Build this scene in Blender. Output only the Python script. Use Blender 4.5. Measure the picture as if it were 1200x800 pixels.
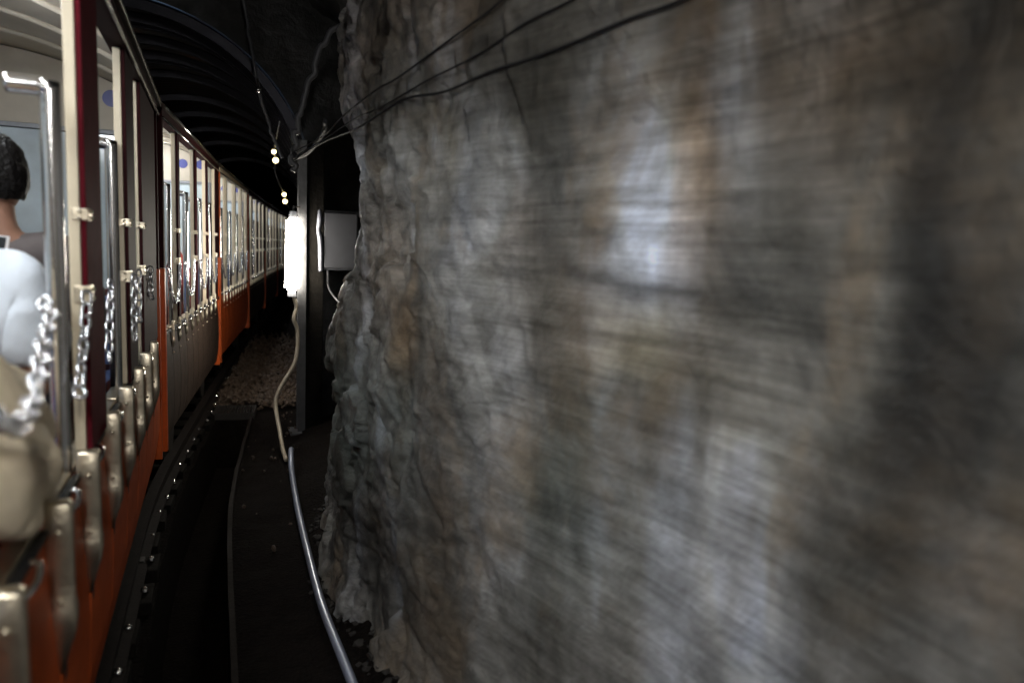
import bpy, bmesh, math, random
from math import sin, cos, pi, radians, sqrt, exp
from mathutils import Vector, Matrix, noise
random.seed(7)
S = bpy.context.scene
for o in list(bpy.data.objects): bpy.data.objects.remove(o)
COL = S.collection

# ------------------------------------------------------------------ camera
cd = bpy.data.cameras.new('camera'); cam = bpy.data.objects.new('camera', cd); COL.objects.link(cam)
cd.sensor_width = 36.0; cd.lens = 870/1200*36; cd.clip_start = .02; cd.clip_end = 200
cam.matrix_world = Matrix.Translation((0, 0, 1.55)) @ (Matrix.Rotation(radians(-22), 4, 'Z') @ Matrix.Rotation(radians(90-6.9), 4, 'X') @ Matrix.Rotation(radians(2.3), 4, 'Z'))
cd.dof.use_dof = True; cd.dof.focus_distance = 4.2; cd.dof.aperture_fstop = 1.8
S.camera = cam
# ------------------------------------------------------------------ world: a dim sky far outside the tunnel, nothing of it gets in
w = bpy.data.worlds.new("World"); S.world = w; w.use_nodes = True
sk = w.node_tree.nodes.new('ShaderNodeTexSky'); sk.sky_type = 'NISHITA'; sk.sun_disc = False
sk.sun_elevation = radians(35); sk.sun_rotation = radians(180)
w.node_tree.links.new(sk.outputs[0], w.node_tree.nodes['Background'].inputs[0])
w.node_tree.nodes['Background'].inputs[1].default_value = 0.05
S.view_settings.view_transform = 'Standard'; S.view_settings.look = 'None'
S.view_settings.exposure = 0.0; S.view_settings.gamma = 1.0
S.cycles.use_denoising = True
S.cycles.max_bounces = 7; S.cycles.diffuse_bounces = 4; S.cycles.glossy_bounces = 3
S.cycles.transmission_bounces = 4; S.cycles.transparent_max_bounces = 6; S.cycles.volume_bounces = 0
S.cycles.caustics_reflective = False; S.cycles.caustics_refractive = False
S.cycles.sample_clamp_indirect = 3.0
CAR_LAMP = 115.0      # emission of the ceiling lamps in the carriages
TUBE = 85.0          # emission of the tunnel work lamp

# ------------------------------------------------------------------ helpers
def softplus(v, k): return math.log1p(exp(max(-40, min(40, v*k))))/k
def cv(t):           # lateral shift of the line of the track at distance t
    s = softplus(t-4.4, 3.0)
    return .1*s + .0015*s*s
def P(l, t, z): return Vector((l+cv(t), t, z))

def link(name, bm, mat, parent=None, smooth=False, loc=None):
    me = bpy.data.meshes.new(name)
    bmesh.ops.recalc_face_normals(bm, faces=bm.faces)
    bm.to_mesh(me); bm.free()
    if smooth:
        for p in me.polygons: p.use_smooth = True
    o = bpy.data.objects.new(name, me); COL.objects.link(o)
    if mat: me.materials.append(mat)
    if parent: o.parent = parent
    if loc: o.location = loc
    return o
def empty(name, loc, rz=0):
    o = bpy.data.objects.new(name, None); COL.objects.link(o); o.empty_display_size = .1
    o.location = loc; o.rotation_euler = (0, 0, rz); return o
def tag(o, label=None, cat=None, group=None, kind=None):
    if label: o['label'] = label
    if cat: o['category'] = cat
    if group: o['group'] = group
    if kind: o['kind'] = kind
    return o
def children(o): return [c for c in bpy.data.objects if c.parent == o]
def copy_tree(o, parent=None):
    c = o.copy(); COL.objects.link(c); c.parent = parent
    for ch in children(o): copy_tree(ch, c)
    return c
def box(bm, x0, x1, y0, y1, z0, z1, bev=0):
    vs = [bm.verts.new((x, y, z)) for x in (x0, x1) for y in (y0, y1) for z in (z0, z1)]
    fs = [bm.faces.new([vs[i] for i in q]) for q in ((0,1,3,2),(4,6,7,5),(0,4,5,1),(2,3,7,6),(0,2,6,4),(1,5,7,3))]
    if bev:
        es = list({e for f in fs for e in f.edges})
        bmesh.ops.bevel(bm, geom=es, offset=bev, segments=2, affect='EDGES', profile=.6)
def boxm(*a, **k):
    bm = bmesh.new(); box(bm, *a, **k); return bm
def tube(bm, pts, r, n=8, cap=True):
    pts = [Vector(p) for p in pts]; rr = r if isinstance(r, (list, tuple)) else [r]*len(pts)
    rings = []; up = None
    for i, p in enumerate(pts):
        d = (pts[min(i+1, len(pts)-1)] - pts[max(i-1, 0)])
        if d.length < 1e-9: d = Vector((0, 0, 1))
        d.normalize()
        if up is None: up = Vector((0, 0, 1)) if abs(d.z) < .9 else Vector((1, 0, 0))
        a = d.cross(up)
        if a.length < 1e-4: a = d.cross(Vector((1, .3, 0)))
        a.normalize(); b = a.cross(d).normalized(); up = b
        rings.append([bm.verts.new(p + (a*cos(2*pi*k/n) + b*sin(2*pi*k/n))*rr[i]) for k in range(n)])
    for i in range(len(rings)-1):
        for k in range(n):
            bm.faces.new((rings[i][k], rings[i][(k+1) % n], rings[i+1][(k+1) % n], rings[i+1][k]))
    if cap:
        bm.faces.new(rings[0][::-1]); bm.faces.new(rings[-1])
def tubem(*a, **k):
    bm = bmesh.new(); tube(bm, *a, **k); return bm
def smooth_path(pts, n=8):
    pts = [Vector(p) for p in pts]; out = []
    q = [pts[0]*2-pts[1]] + pts + [pts[-1]*2-pts[-2]]
    for i in range(1, len(q)-2):
        for k in range(n):
            u = k/n; a, b, c, d = q[i-1], q[i], q[i+1], q[i+2]
            out.append(.5*((2*b) + (c-a)*u + (2*a-5*b+4*c-d)*u*u + (3*b-a-3*c+d)*u**3))
    out.append(pts[-1]); return out
def fbm(v, o=5, H=1.0, lac=2.0): return noise.fractal(v, H, lac, o)
def sst(a, b, x):
    x = max(0, min(1, (x-a)/(b-a))); return x*x*(3-2*x)

# ------------------------------------------------------------------ materials
def mat(name, col, rough=.6, metal=0, spec=.5, var=0, vs=8, bump=0, bs=40, emit=None, es=0, alpha=None, trans=0, dirt=0, dirtcol=(.02,.015,.01,1), coat=0, bd=.01):
    m = bpy.data.materials.new(name); m.use_nodes = True
    n = m.node_tree.nodes; l = m.node_tree.links; p = n['Principled BSDF']
    p.inputs['Base Color'].default_value = (*col, 1); p.inputs['Roughness'].default_value = rough
    p.inputs['Metallic'].default_value = metal; p.inputs['Specular IOR Level'].default_value = spec
    p.inputs['Coat Weight'].default_value = coat
    tc = n.new('ShaderNodeTexCoord')
    src = None
    if var:
        t = n.new('ShaderNodeTexNoise'); t.inputs['Scale'].default_value = vs; t.inputs['Detail'].default_value = 6
        t.inputs['Roughness'].default_value = .65
        l.new(tc.outputs['Object'], t.inputs['Vector'])
        r = n.new('ShaderNodeValToRGB'); r.color_ramp.elements[0].position = .3; r.color_ramp.elements[1].position = .72
        r.color_ramp.elements[0].color = (*[c*(1-var) for c in col], 1); r.color_ramp.elements[1].color = (*[min(1, c*(1+var*.6)) for c in col], 1)
        l.new(t.outputs[0], r.inputs[0]); src = r.outputs[0]
    if dirt:
        t = n.new('ShaderNodeTexNoise'); t.inputs['Scale'].default_value = vs*.4+2; t.inputs['Detail'].default_value = 8; t.inputs['Roughness'].default_value = .75
        l.new(tc.outputs['Object'], t.inputs['Vector'])
        r = n.new('ShaderNodeValToRGB'); r.color_ramp.elements[0].position = .5; r.color_ramp.elements[1].position = .75
        r.color_ramp.elements[1].color = (dirt, dirt, dirt, 1)
        r.color_ramp.elements[0].color = (0, 0, 0, 1)
        l.new(t.outputs[0], r.inputs[0])
        mx = n.new('ShaderNodeMix'); mx.data_type = 'RGBA'
        l.new(r.outputs[0], mx.inputs[0])
        if src: l.new(src, mx.inputs[6])
        else: mx.inputs[6].default_value = (*col, 1)
        mx.inputs[7].default_value = dirtcol; src = mx.outputs[2]
        ad = n.new('ShaderNodeMath'); ad.operation = 'MULTIPLY_ADD'; ad.use_clamp = True
        l.new(r.outputs[0], ad.inputs[0]); ad.inputs[1].default_value = .4; ad.inputs[2].default_value = rough
        l.new(ad.outputs[0], p.inputs['Roughness'])
    if src: l.new(src, p.inputs['Base Color'])
    if bump:
        t = n.new('ShaderNodeTexNoise'); t.inputs['Scale'].default_value = bs; t.inputs['Detail'].default_value = 5
        l.new(tc.outputs['Object'], t.inputs['Vector'])
        b = n.new('ShaderNodeBump'); b.inputs['Strength'].default_value = bump; b.inputs['Distance'].default_value = bd
        l.new(t.outputs[0], b.inputs['Height']); l.new(b.outputs[0], p.inputs['Normal'])
    if emit:
        p.inputs['Emission Color'].default_value = (*emit, 1); p.inputs['Emission Strength'].default_value = es
    if trans: p.inputs['Transmission Weight'].default_value = trans
    return m

def rock_material(name, bright=1.0, streak=True):
    m = bpy.data.materials.new(name); m.use_nodes = True
    n = m.node_tree.nodes; l = m.node_tree.links; p = n['Principled BSDF']
    tc = n.new('ShaderNodeTexCoord')
    def mp(sc, off=(0, 0, 0), rot=(0, 0, 0)):
        a = n.new('ShaderNodeMapping'); a.inputs['Scale'].default_value = sc; a.inputs['Location'].default_value = off
        a.inputs['Rotation'].default_value = rot
        l.new(tc.outputs['Object'], a.inputs['Vector']); return a.outputs[0]
    def nz(vec, sc, det=6, ro=.6, dist=0):
        t = n.new('ShaderNodeTexNoise'); t.inputs['Scale'].default_value = sc; t.inputs['Detail'].default_value = det
        t.inputs['Roughness'].default_value = ro; t.inputs['Distortion'].default_value = dist
        l.new(vec, t.inputs['Vector']); return t.outputs[0]
    def ramp(f, stops):
        r = n.new('ShaderNodeValToRGB'); e = r.color_ramp.elements
        while len(e) < len(stops): e.new(.5)
        for k, (ps, c) in enumerate(stops): e[k].position = ps; e[k].color = (*c, 1)
        l.new(f, r.inputs[0]); return r.outputs[0]
    def mix(f, a, b, mode='MIX'):
        x = n.new('ShaderNodeMix'); x.data_type = 'RGBA'; x.blend_type = mode
        if isinstance(f, (int, float)): x.inputs[0].default_value = f
        else: l.new(f, x.inputs[0])
        l.new(a, x.inputs[6]); l.new(b, x.inputs[7]); return x.outputs[2]
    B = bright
    # tall soft lighter and darker bands imitating blur (long in z, short along the tunnel)
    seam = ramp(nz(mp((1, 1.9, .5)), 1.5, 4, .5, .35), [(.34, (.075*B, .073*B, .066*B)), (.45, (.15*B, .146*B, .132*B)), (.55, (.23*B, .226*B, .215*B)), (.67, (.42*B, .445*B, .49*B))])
    # mottling of fractured rock
    mott = ramp(nz(mp((1, .8, 1)), 4.5, 9, .64, .8), [(.28, (.45, .45, .46)), (.48, (.92, .91, .89)), (.70, (1.45, 1.46, 1.5))])
    c = mix(1.0, seam, mott, 'MULTIPLY')
    # streaks drawn out along the tunnel, imitating motion blur in colour and relief
    st = nz(mp((3, .9, 13)), 2.0, 7, .64, .08)
    st2 = nz(mp((5, 1.6, 60), (3, 1, 2)), 1.6, 5, .6, .05)
    sx = n.new('ShaderNodeSeparateXYZ'); l.new(tc.outputs['Object'], sx.inputs[0])
    mr = n.new('ShaderNodeMapRange'); mr.inputs[1].default_value = 1.6; mr.inputs[2].default_value = 3.1; mr.inputs[3].default_value = .8; mr.inputs[4].default_value = .12; l.new(sx.outputs[1], mr.inputs[0])  # streaks fade with distance, as motion blur would
    c = mix(mr.outputs[0] if streak else .2, c, ramp(st, [(.30, (.42, .41, .39)), (.5, (1, 1, 1)), (.70, (1.5, 1.5, 1.5))]), 'MULTIPLY')
    m2 = n.new('ShaderNodeMath'); m2.operation = 'MULTIPLY'; m2.inputs[1].default_value = .55; l.new(mr.outputs[0], m2.inputs[0])
    c = mix(m2.outputs[0] if streak else .2, c, ramp(st2, [(.35, (.6, .6, .6)), (.5, (1, 1, 1)), (.66, (1.35, 1.35, 1.35))]), 'MULTIPLY')
    # iron stains
    rf = ramp(nz(mp((1, 1.5, .8), (4.4, 1.3, 7)), 1.9, 5, .6, .5), [(.50, (0, 0, 0)), (.66, (.75, .75, .75))])
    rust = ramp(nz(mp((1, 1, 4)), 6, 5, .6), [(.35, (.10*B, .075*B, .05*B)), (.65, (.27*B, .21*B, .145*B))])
    c = mix(rf, c, rust)
    # cracks
    vo = n.new('ShaderNodeTexVoronoi'); vo.feature = 'DISTANCE_TO_EDGE'; vo.inputs['Scale'].default_value = 2.6
    mm = mp((1, .55, 1.7), (.3, 0, 0), (.35, 0, 0))
    ds = n.new('ShaderNodeTexNoise'); ds.inputs['Scale'].default_value = 3.5; ds.inputs['Detail'].default_value = 5
    l.new(mm, ds.inputs['Vector'])
    va = n.new('ShaderNodeVectorMath'); va.operation = 'MULTIPLY_ADD'
    l.new(ds.outputs[1], va.inputs[0]); va.inputs[1].default_value = (.55, .55, .55); l.new(mm, va.inputs[2])
    l.new(va.outputs[0], vo.inputs['Vector'])
    ck = ramp(vo.outputs['Distance'], [(0, (.55, .54, .53)), (.05, (.9, .9, .9)), (.12, (1, 1, 1))])
    cm = ramp(nz(mp((1, 1, 1), (9, 2, 1)), 1.7, 2), [(.47, (0, 0, 0)), (.56, (1, 1, 1))])
    mk = n.new('ShaderNodeMath'); mk.operation = 'MULTIPLY'; mk.use_clamp = True; l.new(cm, mk.inputs[0])
    mz = n.new('ShaderNodeMapRange'); mz.inputs[1].default_value = 1.2; mz.inputs[2].default_value = 2.6; mz.inputs[3].default_value = .25; l.new(sx.outputs[1], mz.inputs[0]); l.new(mz.outputs[0], mk.inputs[1])
    c = mix(mk.outputs[0], c, mix(1.0, c, ck, 'MULTIPLY'))
    # pits and short dark fractures of the broken part of the face
    pit = nz(mp((1, 1.0, 1.6), (0, 5, 0), (.7, 0, 0)), 7, 8, .7, 1.2)
    mq = n.new('ShaderNodeMapRange'); mq.inputs[1].default_value = 1.5; mq.inputs[2].default_value = 2.8; l.new(sx.outputs[1], mq.inputs[0])
    c = mix(mq.outputs[0], c, mix(1.0, c, ramp(pit, [(.34, (.22, .22, .22)), (.43, (.8, .8, .8)), (.52, (1.05, 1.05, 1.05)), (.66, (1.5, 1.5, 1.5))]), 'MULTIPLY'))
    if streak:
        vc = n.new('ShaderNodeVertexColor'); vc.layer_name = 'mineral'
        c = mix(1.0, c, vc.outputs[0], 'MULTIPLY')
    l.new(c, p.inputs['Base Color'])
    p.inputs['Specular IOR Level'].default_value = .4
    l.new(ramp(nz(mp((1, 1.6, 1), (2, 2, 2)), 4, 4), [(.4, (.42, .42, .42)), (.6, (.75, .75, .75))]), p.inputs['Roughness'])
    # relief
    ad = n.new('ShaderNodeMath'); ad.operation = 'MULTIPLY_ADD'
    l.new(st, ad.inputs[0]); ad.inputs[1].default_value = .12
    l.new(nz(mp((1, 1, 1)), 7, 9, .62, .3), ad.inputs[2])
    b = n.new('ShaderNodeBump'); b.inputs['Strength'].default_value = .8; b.inputs['Distance'].default_value = .03
    l.new(ad.outputs[0], b.inputs['Height']); l.new(b.outputs[0], p.inputs['Normal'])
    return m

M = {}
M['rock'] = rock_material('rock')
M['darkrock'] = rock_material('soot_rock', .045, False)  # same rock texture at a far lower brightness
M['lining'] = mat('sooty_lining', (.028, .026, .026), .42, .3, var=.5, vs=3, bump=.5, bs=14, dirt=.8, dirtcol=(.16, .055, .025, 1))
M['rib'] = mat('rib_steel', (.018, .018, .024), .38, .7, var=.4, vs=6, bump=.3, bs=30)
M['ground'] = mat('black_grit', (.008, .006, .005), .95, 0, .05, var=.5, vs=14, bump=1, bs=60, bd=.03)
M['stone'] = mat('ballast_stone', (.06, .038, .024), .7, var=.5, vs=9, bump=.5, bs=50)
M['iron'] = mat('dark_iron', (.022, .019, .017), .6, .3, var=.4, vs=20, bump=.3, bs=60)
M['railiron'] = mat('rusty_rail', (.012, .009, .008), .8, 0, .1, var=.4, vs=20, bump=.3, bs=60)
M['bolt'] = mat('worn_bolt', (.75, .73, .7), .22, 1, bump=.3, bs=80)
M['timber'] = mat('creosoted_timber', (.006, .005, .004), .85, 0, .1, var=.5, vs=12, bump=.6, bs=30)
M['orange'] = mat('orange_paint', (.60, .10, .014), .45, 0, .35, var=.18, vs=7, dirt=.35, dirtcol=(.06, .02, .01, 1), bump=.08, bs=25)
M['brown'] = mat('dirty_dark_panel', (.05, .034, .026), .65, 0, .15, var=.4, vs=9, dirt=.6, dirtcol=(.03, .024, .02, 1), bump=.15, bs=30)  # dark brown of the carriage roofs and most far carriage doors
M['maroon'] = mat('maroon_paint', (.10, .010, .016), .75, 0, .02, var=.25, vs=10, dirt=.3, dirtcol=(.05, .01, .01, 1), bump=.1, bs=60)
M['dark_maroon'] = mat('dark_maroon_paint', (.028, .007, .008), .7, 0, .05, var=.3, vs=10)
M['cream'] = mat('cream_paint', (.72, .62, .45), .4, 0, .5, var=.1, vs=9, dirt=.2, dirtcol=(.35, .27, .16, 1))
M['ceil'] = mat('ceiling_cream', (.56, .5, .41), .5, 0, .4, var=.1, vs=4, dirt=.2, dirtcol=(.3, .24, .17, 1))
M['chrome'] = mat('polished_steel', (.78, .77, .76), .16, 1, bump=.06, bs=50, dirt=.2, dirtcol=(.3, .28, .25, 1))
M['stainless'] = mat('brushed_stainless', (.80, .71, .55), .36, 1, var=.25, vs=20, bump=.15, bs=90)
M['chain'] = mat('zinc_chain', (.95, .96, 1.0), .22, .93)
M['rubber'] = mat('black_rubber', (.012, .012, .012), .55, bump=.2, bs=60)
M['pane'] = mat('frosted_pane', (.60, .69, .75), .12, 0, .6, var=.25, vs=2.2, bump=.05, bs=5)
M['blue'] = mat('blue_sticker', (.05, .06, .28), .4)
M['seat'] = mat('blue_seat_vinyl', (.10, .16, .34), .4, var=.2, vs=20, bump=.2, bs=80)
M['redseat'] = mat('dark_red_bench_panel', (.10, .022, .016), .5, var=.3, vs=14)
M['floor'] = mat('carriage_floor', (.05, .05, .05), .6, var=.3, vs=20)
M['lamp'] = mat('carriage_lamp_diffuser', (.9, .9, .9), .5, emit=(.93, .97, 1.0), es=CAR_LAMP)
M['tube'] = mat('lit_tube', (.9, .9, .9), .5, emit=(1.0, .93, .80), es=TUBE)
M['bulb'] = mat('lit_bulb', (.9, .8, .5), .5, emit=(1.0, .80, .36), es=7)
M['bundle'] = mat('bundle_cable', (.09, .09, .095), .45, bump=.2, bs=50)
M['black_cable'] = mat('black_cable', (.03, .03, .032), .75, 0, .15, bump=.2, bs=50)
M['cable'] = mat('grey_cable', (.06, .06, .066), .4, var=.4, vs=20, bump=.2, bs=50)
M['hose'] = mat('grey_blue_conduit', (.26, .29, .37), .28, .3, var=.2, vs=20)
M['cable_lit'] = mat('beige_cable', (.42, .36, .27), .35, var=.2, vs=20)
M['grey'] = mat('grey_enamel', (.30, .31, .34), .4, var=.15, vs=9, dirt=.3, dirtcol=(.1, .09, .08, 1))
M['white'] = mat('white_plastic', (.75, .76, .8), .4)
M['darksteel'] = mat('painted_post', (.075, .075, .078), .45, .4, var=.4, vs=9, bump=.3, bs=30)
M['skin'] = mat('skin', (.27, .145, .10), .5, 0, .4, var=.1, vs=20, bump=.1, bs=120)
M['hair'] = mat('black_hair', (.006, .005, .005), .55, 0, .15, var=.5, vs=60, bump=.9, bs=90)
M['shirt'] = mat('pale_blue_cotton', (.66, .72, .80), .8, var=.06, vs=9, bump=.35, bs=14, bd=.02)
M['cream_coat'] = mat('cream_jacket_cloth', (.93, .80, .58), .75, var=.1, vs=6, bump=.35, bs=10, bd=.02)
M['brown_shirt'] = mat('grey_brown_cloth', (.10, .085, .085), .8, var=.2, vs=10, bump=.3, bs=16, bd=.02)
M['dark_cloth'] = mat('dark_navy_cloth', (.02, .022, .035), .8, var=.3, vs=10, bump=.3, bs=16)
M['red_cloth'] = mat('red_cloth', (.22, .035, .03), .8, var=.2, vs=10, bump=.3, bs=16)
M['white_cloth'] = mat('white_cloth', (.7, .7, .72), .8, var=.1, vs=10, bump=.3, bs=16)
M['screen'] = mat('phone_glass', (.02, .025, .03), .12)

# ================================================================== STRUCTURE
# ground: one grid, with the drainage channel cut into it
def ground():
    bm = bmesh.new()
    ls = [-3.2, -2.6, -2, -1.6, -1.2, -.9, -.7, -.5, -.35, -.25, -.245, -.235, 0.045, .055, .06, .12, .2, .28, .36, .45, .55, .7, .9, 1.2, 1.6, 2.2, 3.2]
    ts = [-3.5+.12*k for k in range(int(10.2/.12)+1)] + [6.745, 6.75, 6.755] + [6.85+.15*k for k in range(240)]
    ts = sorted(set(round(v, 4) for v in ts)); G = []
    for t in ts:
        row = []
        for l_ in ls:
            ins = -.24 < l_ < .05 and t < 6.75
            z = -.42 if ins else .03*fbm(Vector((l_*3, t*3, 0)), 4)
            if .06 < l_ < 3.2: z += .10*sst(.35, .7, l_)
            if l_ < -2: z = 0
            row.append(bm.verts.new(P(l_, t, z)))
        G.append(row)
    for i in range(len(ts)-1):
        for k in range(len(ls)-1):
            bm.faces.new((G[i][k], G[i][k+1], G[i+1][k+1], G[i+1][k]))
    tag(link('ground', bm, M['ground']), kind='structure')
ground()

def t0(z):           # where the near rock ends, by height
    pts = [(-.2, 4.15), (.3, 4.2), (.65, 3.85), (.9, 3.95), (1.1, 4.05), (1.3, 3.65), (1.45, 3.42), (1.77, 3.32), (2.04, 3.45), (2.2, 3.7), (2.4, 3.85), (2.7, 3.6), (4, 3.6)]
    for (a, b), (c, d) in zip(pts, pts[1:]):
        if z <= c: return b + (d-b)*(z-a)/(c-a)
    return pts[-1][1]
def rock_lat(t, z):
    e = t0(z)
    far = sst(1.4, 3.0, t)
    n1 = fbm(Vector((0, t*.7, z*.5)), 3)*.03
    n2 = (abs(fbm(Vector((1.5, t*1.6, z*1.5)), 4))-.3)*(.012+.03*far)
    n3 = 0
    if far > .02:
        w1 = fbm(Vector((7, t*4, z*4)), 4)*.16
        for sc, am in ((1.9, .020), (4.6, .010)):          # flat broken facets
            a, b = t*sc*1.1+.8*z*sc+w1*sc, z*sc*.9-.9*t*sc+w1
            d, pt = noise.voronoi(Vector((.2, a, b))); q = pt[0]
            n3 += (noise.cell(q*7.3)-.5)*am*1.5 + (a-q.y)*am*.9*noise.cell(q*3.1+Vector((5, 0, 0))) + (b-q.z)*am*(1.4*noise.cell(q*2.3)-.3)
        n3 += fbm(Vector((3, t*7, z*7)), 6)*.010
        n3 -= .012*max(0, .22-abs(fbm(Vector((9, t*3+z*1.6, z*4.5-t*2)), 4)))/.22     # fractures
    l_ = .50 + .05*(1-sst(2.2, 3.2, t)) + .36*(1-sst(.9, 2.7, t)) + n1 - n2 - n3*far
    l_ -= .05*exp(-((z+.05)/.18)**2)                     # foot of the wall
    l_ += .75*sst(0, .42, t-e) + .10*sst(e-.5, e, t)**2
    l_ += .45*sst(2.5, 2.8, z)*sst(.9, 2.2, t)
    return l_
PATCHES = [(3.3,.75,.5,.35,'g',.7),(3.0,1.55,.25,.4,'d',.45),(3.4,2.0,.3,.3,'r',.35),(3.6,1.1,.3,.2,'d',.5),(2.7,.35,.3,.25,'d',.6),(2.6,2.3,.5,.15,'r',.4),(3.3,2.4,.6,.12,'d',.4),(2.5,1.0,.15,.3,'g',.5),(1.93,1.70,0.17,0.20,'b',0.80),(1.86,1.81,0.11,0.13,'b',0.60),(1.42,1.79,0.11,0.13,'w',1.00),(1.34,1.61,0.08,0.14,'b',1.00),(1.54,1.91,0.11,0.11,'b',0.70),(1.12,1.85,0.06,0.17,'b',0.50),(1.24,1.76,0.07,0.24,'r',1.00),(0.92,1.83,0.07,0.17,'r',0.60),(1.03,1.86,0.05,0.13,'r',0.50),(1.58,1.30,0.17,0.22,'r',0.60),(1.37,1.33,0.20,0.11,'o',0.80),(1.85,1.58,0.14,0.13,'r',0.40),(2.70,1.51,0.27,0.18,'r',0.60),(2.51,1.23,0.20,0.18,'r',0.60),(3.01,2.29,1.13,0.16,'r',0.35),(2.27,1.86,0.11,0.13,'o',0.50),(1.92,0.96,0.20,0.41,'b',0.60),(2.13,0.74,0.17,0.32,'d',0.50),(1.56,1.01,0.17,0.33,'g',0.60),(1.01,1.17,0.10,0.21,'w',0.70),(1.08,1.00,0.08,0.22,'w',0.80),(0.86,1.13,0.10,0.20,'d',0.50),(0.85,1.46,0.08,0.16,'w',0.60),(0.71,1.62,0.09,0.34,'d',1.00),(0.74,1.41,0.07,0.14,'d',0.70),(0.63,1.10,0.06,0.09,'b',0.40),(0.65,1.32,0.07,0.17,'d',0.70),(1.21,1.25,0.10,0.34,'d',0.40),(1.70,1.69,0.12,0.31,'d',0.40),(1.74,1.88,0.09,0.19,'o',0.30),(2.77,0.66,0.54,0.39,'d',0.60),(3.28,0.90,0.57,0.26,'g',0.60),(2.55,0.44,0.37,0.31,'d',0.60),(1.99,1.34,0.16,0.22,'w',0.40),(1.43,1.49,0.31,0.03,'d',0.90),(2.37,0.96,0.16,0.26,'b',0.35),(0.83,1.86,0.09,0.15,'r',0.40),]
MC = {'b': (1.8, 1.9, 2.1), 'w': (2.1, 2.08, 2.0), 'r': (.86, .65, .46), 'o': (.85, .74, .48), 'd': (.30, .30, .30), 'g': (.55, .70, .70)}  # the dark tone also paints in the shade at the wall's near end
def mineral_shade(t, z):
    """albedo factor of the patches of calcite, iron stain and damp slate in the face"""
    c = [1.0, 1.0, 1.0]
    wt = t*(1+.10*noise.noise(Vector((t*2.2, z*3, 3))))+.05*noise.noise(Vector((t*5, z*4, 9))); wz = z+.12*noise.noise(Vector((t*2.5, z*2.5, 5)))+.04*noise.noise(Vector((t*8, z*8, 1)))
    for a, b, ra, rb, k, s in PATCHES:
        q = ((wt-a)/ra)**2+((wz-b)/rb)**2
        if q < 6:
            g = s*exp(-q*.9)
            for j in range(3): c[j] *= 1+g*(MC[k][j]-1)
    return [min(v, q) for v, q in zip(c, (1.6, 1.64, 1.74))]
def near_rock():
    bm = bmesh.new(); ts = [-3.0+.05*k for k in range(60)] + [0+.02*k for k in range(70)] + [1.4+.0105*k for k in range(int(3.5/.0105))]
    zs = [-.12+.0125*k for k in range(233)]
    G = [[bm.verts.new((rock_lat(t, z), t, z)) for z in zs] for t in ts]
    for i in range(len(ts)-1):
        for k in range(len(zs)-1):
            bm.faces.new((G[i][k], G[i+1][k], G[i+1][k+1], G[i][k+1]))
    # real thickness: a back skin
    bk = [[bm.verts.new((2.6, t, z)) for z in (zs[0], zs[-1])] for t in (ts[0], ts[-1])]
    bm.faces.new((bk[0][0], bk[0][1], bk[1][1], bk[1][0]))
    bm.faces.new([G[i][-1] for i in range(len(ts))] + [bk[1][1], bk[0][1]])
    bm.faces.new([G[-1][k] for k in range(len(zs))] + [bk[1][1], bk[1][0]])
    bm.faces.new([G[0][k] for k in range(len(zs))] + [bk[0][1], bk[0][0]])
    o = link('rock_wall', bm, M['rock'], smooth=True)
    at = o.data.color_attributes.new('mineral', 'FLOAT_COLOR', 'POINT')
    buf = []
    for v in o.data.vertices: buf += mineral_shade(v.co.y, v.co.z) + [1.0]
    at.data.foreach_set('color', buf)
    return tag(o, 'rough grey and brown stained rock face of the tunnel, filling the right side beside the train', 'rock wall')
near_rock()

# raw rock vault and left side over the near carriages, and the dark recess
def rock_vault():
    bm = bmesh.new(); na = 60; ts = [-3.2+.1*k for k in range(98)]
    G = []
    for t in ts:
        row = []
        for k in range(na+1):
            a = pi*k/na
            cx, rx, rz, zs = -.75, 1.95, 1.65, 2.2
            x = cx + rx*cos(a); z = zs + rz*sin(a)
            p = Vector((x, t, z)); d = Vector((cos(a), 0, sin(a)))
            p += d*(abs(fbm(Vector((x*1.4, t*1.4, z*1.4)), 5))*.28 - .05)
            row.append(bm.verts.new((p.x+cv(t), p.y, p.z)))
        row.insert(0, bm.verts.new((row[0].co.x+.05*fbm(Vector((t*2, 1, 1))), t, -.15)))
        row.append(bm.verts.new((row[-1].co.x, t, -.15)))
        G.append(row)
    for i in range(len(G)-1):
        for k in range(len(G[0])-1):
            bm.faces.new((G[i][k], G[i+1][k], G[i+1][k+1], G[i][k+1]))
    bm.faces.new(G[0])
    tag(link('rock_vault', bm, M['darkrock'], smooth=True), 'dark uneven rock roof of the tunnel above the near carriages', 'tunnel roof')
rock_vault()

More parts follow.
